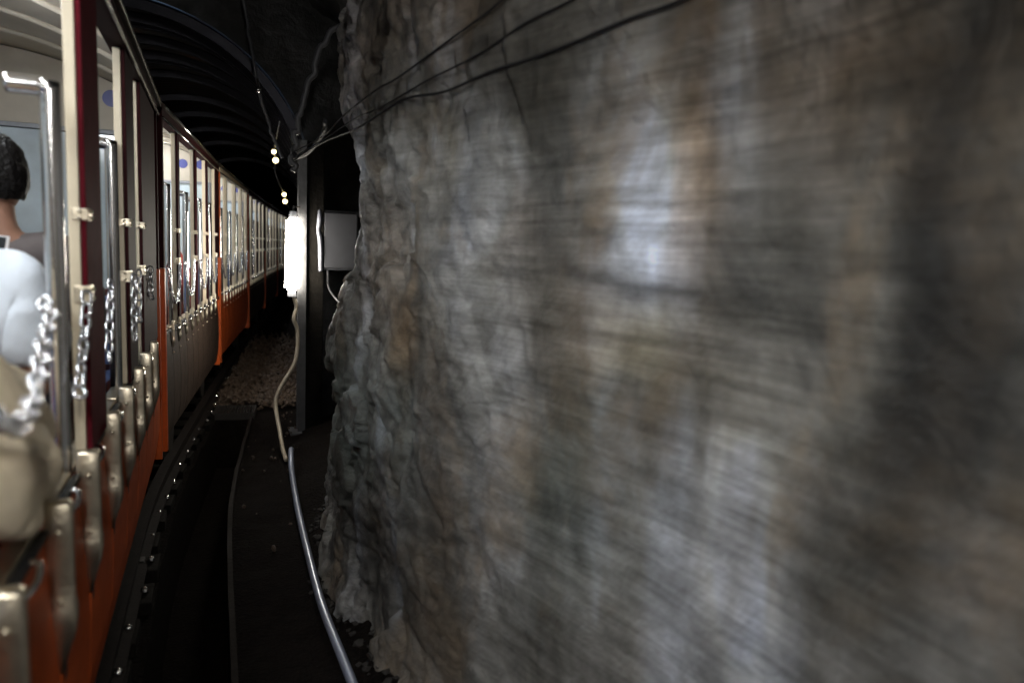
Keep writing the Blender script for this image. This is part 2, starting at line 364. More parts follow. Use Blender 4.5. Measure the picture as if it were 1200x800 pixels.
# lined part of the tunnel: corrugated sheet on steel arches
LC, LW, LS, LR = -.86, 1.42, 1.95, 1.36
def arch(t, off=0, n=40, z0=-.1):
    pts = [(LC-LW+off, z0)]
    for k in range(n+1):
        a = pi - pi*k/n
        pts.append((LC+(LW-off)*cos(a), LS+(LR-off)*sin(a)))
    pts.append((LC+LW-off, z0)); return [P(x, t, z) for x, z in pts]
TL = 6.35
def lining():
    bm = bmesh.new(); rows = []
    t = TL
    ts = []
    while t < 36: ts.append(t); t += .035 if t < 13 else .3
    for i, t in enumerate(ts):
        rows.append([bm.verts.new(p) for p in arch(t, .012*sin(2*pi*t/.14) if t < 13 else 0)])
    for i in range(len(rows)-1):
        for k in range(len(rows[0])-1):
            bm.faces.new((rows[i][k], rows[i+1][k], rows[i+1][k+1], rows[i][k+1]))
    bm.faces.new(rows[-1])
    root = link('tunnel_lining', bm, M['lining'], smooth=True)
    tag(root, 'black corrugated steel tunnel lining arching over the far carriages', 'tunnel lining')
    # head wall that closes the ring between lining and rock
    bm = bmesh.new()
    inner = [bm.verts.new(p) for p in arch(TL-.004)]
    outer = []
    for k, v in enumerate(inner):
        c = Vector((LC+cv(TL), TL-.004, max(.0, min(v.co.z, LS)))); d = v.co-c
        d.y = 0; d = d.normalized() if d.length > 1e-6 else Vector((1, 0, 0))
        q = v.co + d*1.5 + Vector((0, .05, 0)); q.z = max(q.z, -.1); outer.append(bm.verts.new(q))
    for k in range(len(inner)-1): bm.faces.new((inner[k], inner[k+1], outer[k+1], outer[k]))
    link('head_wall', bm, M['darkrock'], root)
    for t in (6.38, 6.8, 6.95, 7.5, 8.1, 8.25, 8.9, 10.2, 11.4, 12.8, 14.4, 17.0):
        bm = bmesh.new(); a = arch(t, .015); b = arch(t, .085); a2 = arch(t+.045, .015); b2 = arch(t+.045, .085)
        R = [[bm.verts.new(p) for p in q] for q in (a, b, b2, a2)]
        for k in range(len(a)-1):
            for j in range(4):
                bm.faces.new((R[j][k], R[j][k+1], R[(j+1) % 4][k+1], R[(j+1) % 4][k]))
        bm.faces.new([r[0] for r in R]); bm.faces.new([r[-1] for r in R])
        link('rib', bm, M['rib'], root)
lining()

# ================================================================== TRACK
def rails():
    for l_, nm in ((-.345, 'nearer'), (-1.71, 'farther')):
        bm = bmesh.new(); prof = [(-.05, .0), (.05, .0), (.05, .012), (.01, .022), (.01, .075), (.028, .085), (.028, .11), (-.028, .11), (-.028, .085), (-.01, .075), (-.01, .022), (-.05, .012)]
        rows = []
        for k in range(150):
            t = -3+.2*k; rows.append([bm.verts.new(P(l_+x, t, .05+z)) for x, z in prof])
        for i in range(len(rows)-1):
            for k in range(len(prof)):
                bm.faces.new((rows[i][k], rows[i][(k+1) % 12], rows[i+1][(k+1) % 12], rows[i+1][k]))
        bm.faces.new(rows[0]); bm.faces.new(rows[-1])
        tag(link('rail', bm, M['railiron']), 'steel running rail on the %s side of the track under the train' % ('right' if l_ > -1 else 'left'), 'rail')
rails()
proto_s = None
for k in range(34):
    t = 1.4 + .325*k; h = .1+.003*(t-4.4) if t > 4.4 else 0
    if proto_s is None:
        r = empty('railway_sleeper', P(-1.0, t, 0))
        tag(r, 'dark timber sleeper with a shiny bolt at its end below the train', 'sleeper', 'sleepers under the track beside the drainage channel')
        link('beam', boxm(-.86, .735, -.1, .1, -.1, .05, bev=.008), M['timber'], r)
        bm = bmesh.new(); bmesh.ops.create_uvsphere(bm, u_segments=10, v_segments=8, radius=.017, matrix=Matrix.Translation((.70, 0, .062)))
        link('bolt', bm, M['bolt'], r); proto_s = r
        link('clip', boxm(.62, .675, -.03, .03, .05, .07, bev=.005), M['iron'], r)
    else:
        r = copy_tree(proto_s); r.location = P(-1.0, t, 0); r.location.x += random.uniform(-.02, .015)
    r.rotation_euler = (0, 0, -math.atan(h)+random.uniform(-.02, .02))
    r.location.z += random.uniform(-.012, .008)

# channel edge angle + grate
bm = bmesh.new(); rows = []
for k in range(60):
    t = -2 + 8.72*k/59; rows.append([bm.verts.new(P(x, t, z+.008*sin(t*9))) for x, z in ((.045, -.1), (.068, -.1), (.068, .045), (.045, .045))])
for i in range(59):
    for k in range(4): bm.faces.new((rows[i][k], rows[i][(k+1) % 4], rows[i+1][(k+1) % 4], rows[i+1][k]))
bm.faces.new(rows[0]); bm.faces.new(rows[-1])
tag(link('channel_edging', bm, M['railiron']), 'rusty edging strip along the right rim of the black drainage channel', 'edging')
g = empty('drain_grate', P(-.095, 6.78, 0), -.1)
tag(g, 'small ribbed metal grate at the far end of the drainage channel', 'grate')
bm = bmesh.new()
for k in range(13): box(bm, -.15+.025*k-.004, -.15+.025*k+.004, 0, .3, .02, .055)
link('bars', bm, M['iron'], g)
bm = bmesh.new(); box(bm, -.17, .17, -.02, -.001, .0, .06); box(bm, -.17, .17, .301, .32, .0, .06); box(bm, -.17, -.156, -.001, .301, .0, .058); box(bm, .156, .17, -.001, .301, .0, .058); bmesh.ops.remove_doubles(bm, verts=bm.verts, dist=.003)
link('frame', bm, M['iron'], g)

# ballast
def stones():
    bm = bmesh.new()
    base = []
    for _ in range(3200):
        if random.random() < .985: l_, t = random.uniform(-.3, .5), random.triangular(7.0, 13, 7.4)
        else: l_, t = random.uniform(.08, .46), random.triangular(3.5, 7.2, 7.2)
        if t > 6.9 and abs(l_+.095) < .17 and t < 7.15: continue
        r = random.uniform(.008, .034) if t > 6.9 else random.uniform(.006, .018)
        c = P(l_, t, .02+.10*sst(.35, .7, l_)+r*.3+(random.random()*.05 if t > 7 else 0))
        mt = Matrix.Translation(c) @ Matrix.Rotation(random.uniform(0, 6), 4, Vector((random.random(), random.random(), random.random()+.1)).normalized()) @ Matrix.Diagonal((r, r*random.uniform(.6, 1), r*random.uniform(.5, .9), 1))
        res = bmesh.ops.create_icosphere(bm, subdivisions=1, radius=1, matrix=mt)
        for v in res['verts']: v.co += Vector((random.uniform(-1, 1), random.uniform(-1, 1), random.uniform(-1, 1)))*r*.22
    tag(link('ballast', bm, M['stone']), 'loose brown ballast stones between the track and the tunnel side', 'ballast', kind='stuff')
stones()
def rubble():
    bm = bmesh.new()
    for _ in range(170):
        t = random.uniform(1.2, 4.2); r = random.uniform(.006, .03)*random.uniform(.3, 1)
        x = rock_lat(t, .04)-random.uniform(-.02, .06); z = .10*sst(.35, .7, x)+r*.3
        res = bmesh.ops.create_icosphere(bm, subdivisions=1, radius=1, matrix=Matrix.Translation((x, t, z)) @ Matrix.Rotation(random.uniform(0, 6), 4, 'Z') @ Matrix.Diagonal((r, r*.8, r*.5, 1)))
        for v in res['verts']: v.co += Vector((random.uniform(-1, 1), random.uniform(-1, 1), random.uniform(-1, 1)))*r*.28
    tag(link('rubble', bm, mat('dark_rubble', (.03, .027, .024), .85, 0, .2, var=.4, vs=20)), 'dark broken chips along the foot of the rock wall', 'rubble', kind='stuff')
rubble()

# ================================================================== CARRIAGES
ZB, ZF, ZBELT, ZR = .36, .50, 1.0, 2.2      # body bottom, floor, belt, roof edge
WID = 1.5
def strap_mesh(y, ss=1.0):
    bm = bmesh.new()
    # (z, half width, centre out, thickness)
    prof = [(1.055, .021, .013, .028), (1.048, .0245, .013, .034), (.99, .0245, .013, .034), (.90, .0245, .013, .032), (.865, .0245, .014, .034), (.845, .026, .014, .046), (.82, .026, .014, .048), (.795, .0235, .013, .042), (.755, .012, .012, .03), (.715, .003, .010, .012)]
    rows = []
    for z, hw, cx, th in prof:
        hw *= ss; cx = cx*ss-.004; th *= ss; z = 1.0+(z-1.0)*(ss if z < 1 else 1)
        pts = []
        for k in range(12):
            a = 2*pi*k/12; sx = cos(a); sy = sin(a)
            f = lambda q: math.copysign(abs(q)**.35, q)
            pts.append(bm.verts.new((cx+hw*f(sx), y+th*.5*f(sy), z)))
        rows.append(pts)
    for i in range(len(rows)-1):
        for k in range(12): bm.faces.new((rows[i][k], rows[i][(k+1) % 12], rows[i+1][(k+1) % 12], rows[i+1][k]))
    bm.faces.new(rows[0]); bm.faces.new(rows[-1]); return bm
def strap_back(y):
    bm = bmesh.new()
    pr = [(1.03, .012), (.9, .014), (.8, .016), (.73, .009), (.68, .002)]
    f = []; b = []
    for z, h in pr:
        f.append((bm.verts.new((.006, y+.03+h*.2, z)), bm.verts.new((.004+h*.5, y+.03+h*.6, z)), bm.verts.new((.006, y+.05+h*1.6, z))))
    for i in range(len(f)-1):
        for k in range(3): bm.faces.new((f[i][k], f[i][(k+1) % 3], f[i+1][(k+1) % 3], f[i+1][k]))
    bm.faces.new(f[0]); bm.faces.new(f[-1]); return bm

def make_carriage(L, panels, straps, poles, lamps, benches, door_mat, near_end_bulk=True, ss=1.0):
    r = empty('train_carriage', (0, 0, 0))
    W = WID
    # floor and underframe
    bm = bmesh.new(); box(bm, -W+.02, -.015, .02, L-.02, .40, ZF, bev=.004)
    link('floor', bm, M['floor'], r)
    bm = bmesh.new(); box(bm, -W+.15, -.12, .1, L-.1, .30, .398); box(bm, -W+.3, -.3, -.06, L+.06, .31, .36)
    link('underframe', bm, M['iron'], r)
    for y in (L*.22, L*.78):
        for x in (-.07-.03, -W+.10):
            bm = bmesh.new(); bmesh.ops.create_cone(bm, cap_ends=True, segments=20, radius1=.145, radius2=.145, depth=.05, matrix=Matrix.Translation((x, y, .3)) @ Matrix.Rotation(pi/2, 4, 'Y'))
            link('wheel', bm, M['iron'], r)
    # lower side: outer door skins between straps, as one gently curved skin per door
    edges = [0.045] + [p for s in straps for p in (s,)] + [L-.002]
    for a, b in zip(edges, edges[1:]):
        if b-a < .08: continue
        bm = bmesh.new(); prof = [(-.03, ZB), (-.018, ZB+.02), (.0, .5), (.006, .65), (.002, .8), (-.006, .9), (-.012, ZBELT-.02), (-.018, ZBELT-.004), (-.05, ZBELT-.004), (-.05, ZB)]
        rows = [[bm.verts.new((x, y, z)) for x, z in prof] for y in (a+.006, b-.006)]
        n = len(prof)
        for k in range(n): bm.faces.new((rows[0][k], rows[0][(k+1) % n], rows[1][(k+1) % n], rows[1][k]))
        bm.faces.new(rows[0]); bm.faces.new(rows[1])
        link('door', bm, door_mat, r)
        bm = bmesh.new(); box(bm, -.062, -.022, a+.02, b-.02, ZBELT-.002, ZBELT+.014, bev=.004)
        link('door_ledge', bm, M['stainless'], r)
        bm = bmesh.new(); box(bm, -.0205, -.004, a+.02, b-.02, ZBELT-.006, ZBELT+.008, bev=.003)
        link('door_seal', bm, M['rubber'], r)
    link('far_side', boxm(-W, -W+.03, 0, L, ZB, ZBELT, bev=.003), door_mat, r)
    # belt seam latches
    for s in straps:
        bm = strap_mesh(s, ss)
        for z in (1.0, .865):
            bmesh.ops.create_uvsphere(bm, u_segments=8, v_segments=6, radius=.006, matrix=Matrix.Translation((.012*ss, s-.018*ss, z)))
        link('strap', bm, M['stainless'], r, smooth=True)
        if ss == 1: link('strap_rubber', strap_back(s), M['rubber'], r)
        bm = bmesh.new(); tube(bm, smooth_path([(.0, s+.10, .985), (.012, s+.11, .995), (.018, s+.15, 1.0), (.014, s+.19, 1.01), (.0, s+.2, 1.012)], 4), .006, 8)
        link('door_latch', bm, M['chrome'], r, smooth=True)
    # upright panels
    for ip, (a, b) in enumerate(panels):
        bm = bmesh.new(); box(bm, -.012, 0, a, b, ZBELT+.016, ZR-.005, bev=.002)
        pn = link('post_panel', bm, M['maroon'] if (ip < 2 and ss == 1) else M['dark_maroon'], r)
        bm = bmesh.new(); box(bm, -.038, -.0135, a-.003, b+.003, ZBELT+.016, ZR-.004, bev=.003)
        link('post', bm, M['cream'], r)
        for z, h in ((1.583, .028), (1.385, .042)):
            bm = bmesh.new(); box(bm, -.03, .006, a-.009, a+.05, z, z+h, bev=.003)
            for q in (.25, .75): bmesh.ops.create_uvsphere(bm, u_segments=8, v_segments=5, radius=.0055, matrix=Matrix.Translation((.007, a+.02, z+h*q)))
            for q in (.25, .75): bmesh.ops.create_uvsphere(bm, u_segments=8, v_segments=5, radius=.0055, matrix=Matrix.Translation((-.012, a-.010, z+h*q)))
            link('hinge_plate', bm, M['stainless'], pn)
        bm = bmesh.new(); box(bm, -W, -W+.05, a, b, ZBELT+.002, ZR, bev=.003)
        link('post', bm, M['cream'], r)
    for y in poles:
        bm = bmesh.new()
        tube(bm, smooth_path([(-.045, y, ZF+.002), (-.045, y, 1.2), (-.045, y, 1.82), (-.046, y, 1.85), (-.06, y, 1.862), (-.09, y, 1.864), (-.125, y, 1.864)], 5), .0205, 14)
        link('grab_pole', bm, M['chrome'], r, smooth=True)
    # far side windows
    ys = [0.0] + [q for p in panels for q in p] + [L]
    for a, b in zip(ys[0::2], ys[1::2]):
        if b-a < .15: continue
        link('window', boxm(-W+.018, -W+.026, a+.004, b-.004, ZBELT+.002, ZR-.12), M['pane'], r)
    # end bulkheads
    for y, s in (((.0, 1),) if near_end_bulk else ()) + ((L, -1),):
        y0, y1 = (y+.002, y+.035) if s > 0 else (y-.035, y-.002)
        bm = bmesh.new()
        box(bm, -W+.05, -.06, y0, y1, ZF, 1.12, bev=.002)
        link('end_panel', bm, M['redseat'], r)
        bm = bmesh.new(); NA = 14
        xs_ = [-W+.05+(W-.11)*k/NA for k in range(NA+1)]
        zt = [ZR+.012+.232*sin(pi*(.02+.96*(x+W-.02)/(W-.05)))**.8 for x in xs_]
        for k in range(NA):
            pass
        A0 = [[bm.verts.new((x, yy, 2.085)) for x in xs_] for yy in (y0, y1)]; A1 = [[bm.verts.new((x, yy, z)) for x, z in zip(xs_, zt)] for yy in (y0, y1)]
        for k in range(NA):
            bm.faces.new((A0[0][k], A0[0][k+1], A1[0][k+1], A1[0][k])); bm.faces.new((A0[1][k], A1[1][k], A1[1][k+1], A0[1][k+1]))
            bm.faces.new((A1[0][k], A1[0][k+1], A1[1][k+1], A1[1][k])); bm.faces.new((A0[0][k], A0[1][k], A0[1][k+1], A0[0][k+1]))
        for k in (0, NA): bm.faces.new((A0[0][k], A1[0][k], A1[1][k], A0[1][k]))
        hd = link('header', bm, M['ceil'], r)
        for xx in (-.145, -.30) if near_end_bulk else (-.195, -.95):
            bm = bmesh.new(); bmesh.ops.create_cone(bm, cap_ends=True, segments=20, radius1=.042, radius2=.042, depth=.004, matrix=Matrix.Translation((xx, y0-.0025, 2.24)) @ Matrix.Rotation(pi/2, 4, 'X'))
            if s < 0: link('round_sticker', bm, M['blue'], hd)
            else: bm.free()
        bm = bmesh.new(); box(bm, -W+.05, -.06, y0-.012, y1+.012, 2.06, 2.083, bev=.003); box(bm, -W+.05, -.06, y0-.012, y1+.012, 1.122, 1.15, bev=.003)
        for xx in (-W+.05, -.80, -.105): box(bm, xx, xx+.045, y0-.008, y1+.008, 1.152, 2.058, bev=.003)
        link('window_frame', bm, M['grey'], r)
        link('window', boxm(-W+.098, -.11, y0+.012, y1-.012, 1.152, 2.058), M['pane'], r)
    # orange and maroon corner posts, standing slightly proud
    for y0, y1 in ((.0, .04), (L-.04, L)):
        bm = bmesh.new(); box(bm, -.05, .012, y0-.002, y1-.001, ZB-.02, 1.38, bev=.004)
        link('corner_post', bm, M['orange'], r)
        bm = bmesh.new(); box(bm, -.05, .010, y0-.001, y1-.002, 1.382, ZR, bev=.004)
        link('corner_post_top', bm, M['dark_maroon'], r)
    # roof: curved shell + cream ceiling with carlines
    bm = bmesh.new(); N = 16; rows = []
    for y in (-.02, L+.02):
        ou = []; inn = []
        for k in range(N+1):
            u = k/N; x = -W-.03+(W+.06)*u; z = ZR+.03+.24*sin(pi*u)**.8
            ou.append(bm.verts.new((x, y, z+.03))); inn.append(bm.verts.new((x, y, z)))
        rows.append(ou+inn[::-1])
    n = len(rows[0])
    for k in range(n): bm.faces.new((rows[0][k], rows[0][(k+1) % n], rows[1][(k+1) % n], rows[1][k]))
    bm.faces.new(rows[0]); bm.faces.new(rows[1])
    rf = link('roof', bm, M['brown'], r, smooth=False)
    bm = bmesh.new(); rows = []
    for y in (.0, L):
        rows.append([bm.verts.new((-W+.02+(W-.05)*k/N, y, ZR+.018+.232*sin(pi*(.02+.96*k/N))**.8)) for k in range(N+1)])
    for k in range(N): bm.faces.new((rows[0][k], rows[0][k+1], rows[1][k+1], rows[1][k]))
    ce = link('ceiling', bm, M['ceil'], r, smooth=True)
    y = .3
    while y < L-.1:
        bm = bmesh.new(); tube(bm, [(-W+.02+(W-.05)*k/N, y, ZR+.010+.232*sin(pi*(.02+.96*k/N))**.8) for k in range(N+1)], .013, 6)
        link('carline', bm, M['ceil'], ce, smooth=True); y += .42
    # gutter rails along the roof edge
    bm = bmesh.new(); box(bm, -.055, .012, .0, L, ZR+.0, ZR+.045, bev=.004); link('top_rail', bm, M['dark_maroon'], r)
    bm = bmesh.new(); tube(bm, [(.024, -.01, ZR+.05), (.024, L+.01, ZR+.05)], .011, 8); link('gutter', bm, M['chrome'], r, smooth=True)
    bm = bmesh.new(); tube(bm, [(.016, .0, ZR-.008), (.016, L, ZR-.008)], .007, 8); link('gutter', bm, M['chrome'], r, smooth=True)
    # lamps
    for y in lamps:
        bm = bmesh.new(); box(bm, -.66, -.44, y-.05, y+.05, 2.375, 2.40, bev=.004)
        lp = link('ceiling_lamp', bm, M['grey'], r)
        link('diffuser', boxm(-.64, -.46, y-.035, y+.035, 2.355, 2.374, bev=.003), M['lamp'], lp)
    # benches across the carriage
    for y, f in benches:
        bn = link('bench', boxm(-W+.06, -.14, y-.02, y+.02, ZF, 1.30, bev=.008), M['redseat'], r)
        bm = bmesh.new(); box(bm, -W+.07, -.15, min(y+.022*f, y+.40*f), max(y+.022*f, y+.40*f), .86, .92, bev=.02); link('seat_cushion', bm, M['seat'], bn)
        bm = bmesh.new(); box(bm, -W+.07, -.15, min(y+.022*f, y+.06*f), max(y+.022*f, y+.06*f), .95, 1.27, bev=.012); link('back_cushion', bm, M['seat'], bn)
    return r

# the carriage the camera leans from
O = .5
near = make_carriage(4.93, [(.02+O, .32+O), (2.05+O, 2.32+O), (3.0+O, 3.28+O), (3.58+O, 4.38+O)],
                     [s+O for s in (.05, .40, .82, 1.17, 1.55, 1.91, 2.33, 2.72, 3.12, 3.52, 3.9)],
                     [s+O for s in (.3, 1.92, 2.96, 3.95)], [s+O for s in (-.1, .4, .85, 1.3, 1.75, 2.3, 3.0)],
                     [(.2+O, 1), (1.05+O, 1), (2.12+O, 1), (3.05+O, 1), (3.95+O, -1)], M['orange'], near_end_bulk=False)
near.location = (-.283, -.5, 0)
tag(near, 'nearest open-sided carriage with orange doors, cream and maroon posts and steel straps', 'train carriage', 'carriages of the tunnel train')
# the following ones
far = make_carriage(3.2, [(.63, .71), (1.50, 1.60), (2.26, 2.34), (3.02, 3.15)],
                    [.35, .62, .95, 1.25, 1.55, 1.85, 2.15, 2.5, 2.85],
                    [.5, 1.3, 2.1, 2.85], [.4, 1.2, 2.0, 2.8], [(.75, 1), (1.55, 1), (2.35, 1)], M['brown'], ss=.38)
JN = [(-.266, 4.55), (.05, 7.84), (.45, 11.1), (.87, 14.36), (1.33, 17.6), (1.86, 20.85), (2.45, 24.05)]
LB = ['second carriage with dark dirty lower panels and lit windows, coupled ahead of the nearest',
      'third carriage with bright orange corner and orange doors, two ahead of the nearest',
      'fourth carriage of the train, just beyond the one with the bright orange doors',
      'fifth carriage of the train, half lost in the glare left of the tube lamp',
      'farthest carriage in view, at the bend beside the glowing lamp']
cars = []
for i in range(5):
    c = far if i == 0 else copy_tree(far)
    a, b = JN[i], JN[i+1]
    c.location = (a[0], a[1], 0); c.rotation_euler = (0, 0, -math.atan2(b[0]-a[0], b[1]-a[1]))
    tag(c, LB[i], 'train carriage', 'carriages of the tunnel train'); cars.append(c)
for ch in children(cars[1]):                       # the third one has orange doors
    if ch.name.split('.')[0] == 'door':
        ch.data = ch.data.copy(); ch.data.materials[0] = M['orange']
    if ch.name.split('.')[0] in ('post_panel', 'top_rail'):
        ch.data = ch.data.copy(); ch.data.materials[0] = M['cream']
    if ch.name.split('.')[0] == 'corner_post_top':
        ch.data = ch.data.copy(); ch.data.materials[0] = M['orange']

# ------------------------------------------------------------------ chains
def chain_mesh(pts, ll=.030, lw=.018, wr=.0028, dbl=False):
    """links strung on a polyline"""
    bm = bmesh.new(); P_ = smooth_path(pts, 12)
    seg = [0]
    for a, b in zip(P_, P_[1:]): seg.append(seg[-1]+(b-a).length)
    tot = seg[-1]; pitch = ll-2*wr-.003; n = max(2, int(tot/pitch))
    def at(s):
        s = max(0, min(tot, s))
        for i in range(len(seg)-1):
            if seg[i+1] >= s: 
                u = (s-seg[i])/max(1e-9, seg[i+1]-seg[i]); return P_[i].lerp(P_[i+1], u)
        return P_[-1]
    for k in range(n):
        s = (k+.5)*tot/n; c = at(s); d = (at(s+.01)-at(s-.01)).normalized()
        a = d.cross(Vector((0, 1, .2))); a = a.normalized() if a.length > .05 else d.cross(Vector((1, 0, 0))).normalized()
        b = d.cross(a).normalized(); th = (pi/4 if k % 2 else -pi/4) + random.uniform(-.3, .3)
        sd = a*cos(th)+b*sin(th)
        ring = []; h = (ll-lw)/2; R = lw/2-wr
        for j in range(14):
            q = 2*pi*j/14; x = R*cos(q); y = R*sin(q)+(h if sin(q) >= 0 else -h)
            ring.append(c+sd*x+d*y)
        nn = d.cross(sd).normalized(); rows = []
        for j in range(14):
            p0 = ring[j]; tn = (ring[(j+1) % 14]-ring[j-1]).normalized(); o1 = tn.cross(nn).normalized()
            rows.append([bm.verts.new(p0+(o1*cos(2*pi*m/6)+nn*sin(2*pi*m/6))*wr) for m in range(6)])
        for j in range(14):
            for m in range(6): bm.faces.new((rows[j][m], rows[j][(m+1) % 6], rows[(j+1) % 14][(m+1) % 6], rows[(j+1) % 14][m]))
    return bm
def chain(name_lbl, pts, **k):
    o = link('safety_chain', chain_mesh(pts, **k), M['chain'], smooth=True)
    return tag(o, name_lbl, 'chain', 'steel chains across the doorways')
X = -.283
chain('thick bright steel chain drooping across the nearest doorway in front of the cream sleeve', [(-.31, 1.66, 1.42), (-.285, 1.614, 1.403), (-.275, 1.492, 1.37), (-.262, 1.375, 1.335), (-.25, 1.259, 1.309), (-.237, 1.135, 1.3), (-.228, 1.028, 1.318), (-.22, .933, 1.347), (-.23, .787, 1.398), (-.27, .62, 1.44)], ll=.046, lw=.034, wr=.0052)
def hang(lbl, t, x=.016, drop=.24, sw=-.02, top=1.415):
    chain(lbl, [(x+X+sw*.04*k/5*0, t+sw*(k/5)**1.3, top-drop*k/5) for k in range(6)] + [(x+X+.008, t+sw*1.05-.01, top-drop-.015)], ll=.042, lw=.031, wr=.0046)
hang('short chain hanging in a loop from the latch plate on the nearest maroon post', 2.03, x=.0, drop=.21, sw=-.15)
hang('loop of chain hanging just beyond the nearest maroon post', 2.56, x=-.01, drop=.22, sw=-.08)
hang('loop of chain hanging on the second cream post of the near carriage', 2.98, drop=.22)
hang('small loop of chain hanging beyond the second cream post of the near carriage', 3.36, x=0, drop=.19)
hang('last small loop of chain at the dark end panel of the near carriage', 3.8, x=.012, drop=.13)
c2 = Matrix.Translation(cars[0].location) @ Matrix.Rotation(cars[0].rotation_euler.z, 4, 'Z')
c3 = Matrix.Translation(cars[1].location) @ Matrix.Rotation(cars[1].rotation_euler.z, 4, 'Z')
ordn = ['first', 'second', 'third', 'fourth']
for mtx, nm, L_ in ((c2, 'second', (.1, .80, 1.62, 2.42)), (c3, 'third', (.1, .80, 1.62, 2.42))):
    for j, y in enumerate(L_):
        y2 = y+.5
        pts = [mtx @ Vector(p) for p in ((.012, y, 1.40), (.016, y+.06, 1.28), (.018, y+.16, 1.19), (.018, y+.25, 1.165), (.018, y2-.16, 1.19), (.016, y2-.06, 1.28), (.012, y2, 1.40))]
        chain('chain across the %s doorway of the %s carriage, counted from its near end' % (ordn[j], nm), pts, ll=.036, lw=.022, wr=.004)

# ================================================================== PEOPLE
def skin_mesh(joints, edges, sub=2):
    me = bpy.data.meshes.new('tmp'); names = list(joints); idx = {k: i for i, k in enumerate(names)}
    me.from_pydata([joints[k][0] for k in names], [(idx[a], idx[b]) for a, b in edges], [])
    o = bpy.data.objects.new('tmp', me); COL.objects.link(o)
    md = o.modifiers.new('s', 'SKIN'); md.branch_smoothing = .6
    for i, k in enumerate(names):
        rr = joints[k][1]; rr = rr if isinstance(rr, tuple) else (rr, rr)
        me.skin_vertices[0].data[i].radius = rr
    me.skin_vertices[0].data[0].use_root = True
    sd = o.modifiers.new('d', 'SUBSURF'); sd.levels = sub; sd.render_levels = sub
    dg = bpy.context.evaluated_depsgraph_get(); ev = o.evaluated_get(dg)
    m2 = bpy.data.meshes.new_from_object(ev); bm = bmesh.new(); bm.from_mesh(m2)
    bpy.data.objects.remove(o); bpy.data.meshes.remove(me); bpy.data.meshes.remove(m2)
    return bm
def head_into(bm, c, yaw, pitch=0):
    """a head (0.23 m tall) with brow, nose, mouth, chin and ears, facing local +y"""
    R = Matrix.Translation(c) @ Matrix.Rotation(yaw, 4, 'Z') @ Matrix.Rotation(pitch, 4, 'X')
    res = bmesh.ops.create_uvsphere(bm, u_segments=36, v_segments=28, radius=1)
    for v in res['verts']:
        x, y, z = v.co
        w_ = .074*(1-.16*max(0, -z)**1.3); dpt = .095*(1-.10*max(0, -z))
        px, py, pz = x*w_, y*dpt, z*.118
        if y > 0:
            py += .022*exp(-((x/.16)**2+((z+.12)/.18)**2))          # nose
            py -= .010*exp(-(((abs(x)-.42)/.16)**2+((z-.03)/.12)**2))  # eye sockets
            py += .006*exp(-((x/.3)**2+((z+.48)/.06)**2))           # lips
            py -= .004*exp(-((x/.3)**2+((z+.39)/.04)**2))
            py += .012*exp(-((x/.35)**2+((z+.82)/.2)**2))           # chin
            py += .004*exp(-((z-.22)/.1)**2)
        v.co = R @ Vector((px, py, pz))
    for s in (-1, 1):
        rs = bmesh.ops.create_uvsphere(bm, u_segments=12, v_segments=10, radius=1)
        for v in rs['verts']:
            x, y, z = v.co; cup = .004*exp(-((y/.5)**2+(z/.6)**2))
            v.co = R @ Vector((s*(.073+x*.007+.006*max(0, -y)-cup), -.004+y*.018, -.008+z*.032))
    return R
def hair_mesh(R, long=False):
    bm = bmesh.new(); rs = bmesh.ops.create_uvsphere(bm, u_segments=56, v_segments=40, radius=1)
    kill = []
    for v in rs['verts']:
        x, y, z = v.co.copy()
        cut = -.05 if y > .2 else (-.25 if y > -.2 else (-1.0 if long else -.62))
        if y > .55 and z < .35: kill.append(v); continue
        if z < cut: kill.append(v); continue
        st = 1+.05*noise.noise(Vector((x*9, y*9, z*2)))+.03*noise.noise(Vector((x*30, y*30, z*4)))
        v.co = R @ Vector((x*.083*st, y*.106*st-.004, z*.126*st+.004))
    bmesh.ops.delete(bm, geom=kill, context='VERTS'); 
    r2 = bmesh.ops.solidify(bm, geom=bm.faces[:], thickness=.008) if False else None
    return bm
def hand_joints(J, E, s, wrist, d, side):
    """five fingers rooted in a palm, slightly curled; d = direction, side = lateral"""
    d = d.normalized(); side = side.normalized(); dn = d.cross(side).normalized()
    palm = wrist+d*.05; J['palm'+s] = (palm, (.034, .016)); E.append(('wrist'+s, 'palm'+s))
    for i, (off, ln) in enumerate(((-.030, .066), (-.010, .078), (.011, .073), (.030, .056))):
        a = wrist+d*.088+side*off; b = a+d*ln*.5-dn*.006; c = b+d*ln*.42-dn*.020
        for q, p in (('a', a), ('b', b), ('c', c)): J['f%d%s%s' % (i, q, s)] = (p, .0085)
        E += [('palm'+s, 'f%da%s' % (i, s)), ('f%da%s' % (i, s), 'f%db%s' % (i, s)), ('f%db%s' % (i, s), 'f%dc%s' % (i, s))]
    a = wrist+d*.035-side*.036; b = a+d*.030-side*.018-dn*.008; c = b+d*.026-side*.004-dn*.008
    for q, p in (('a', a), ('b', b), ('c', c)): J['t%s%s' % (q, s)] = (p, .0095)
    E += [('wrist'+s, 'ta'+s), ('ta'+s, 'tb'+s), ('tb'+s, 'tc'+s)]
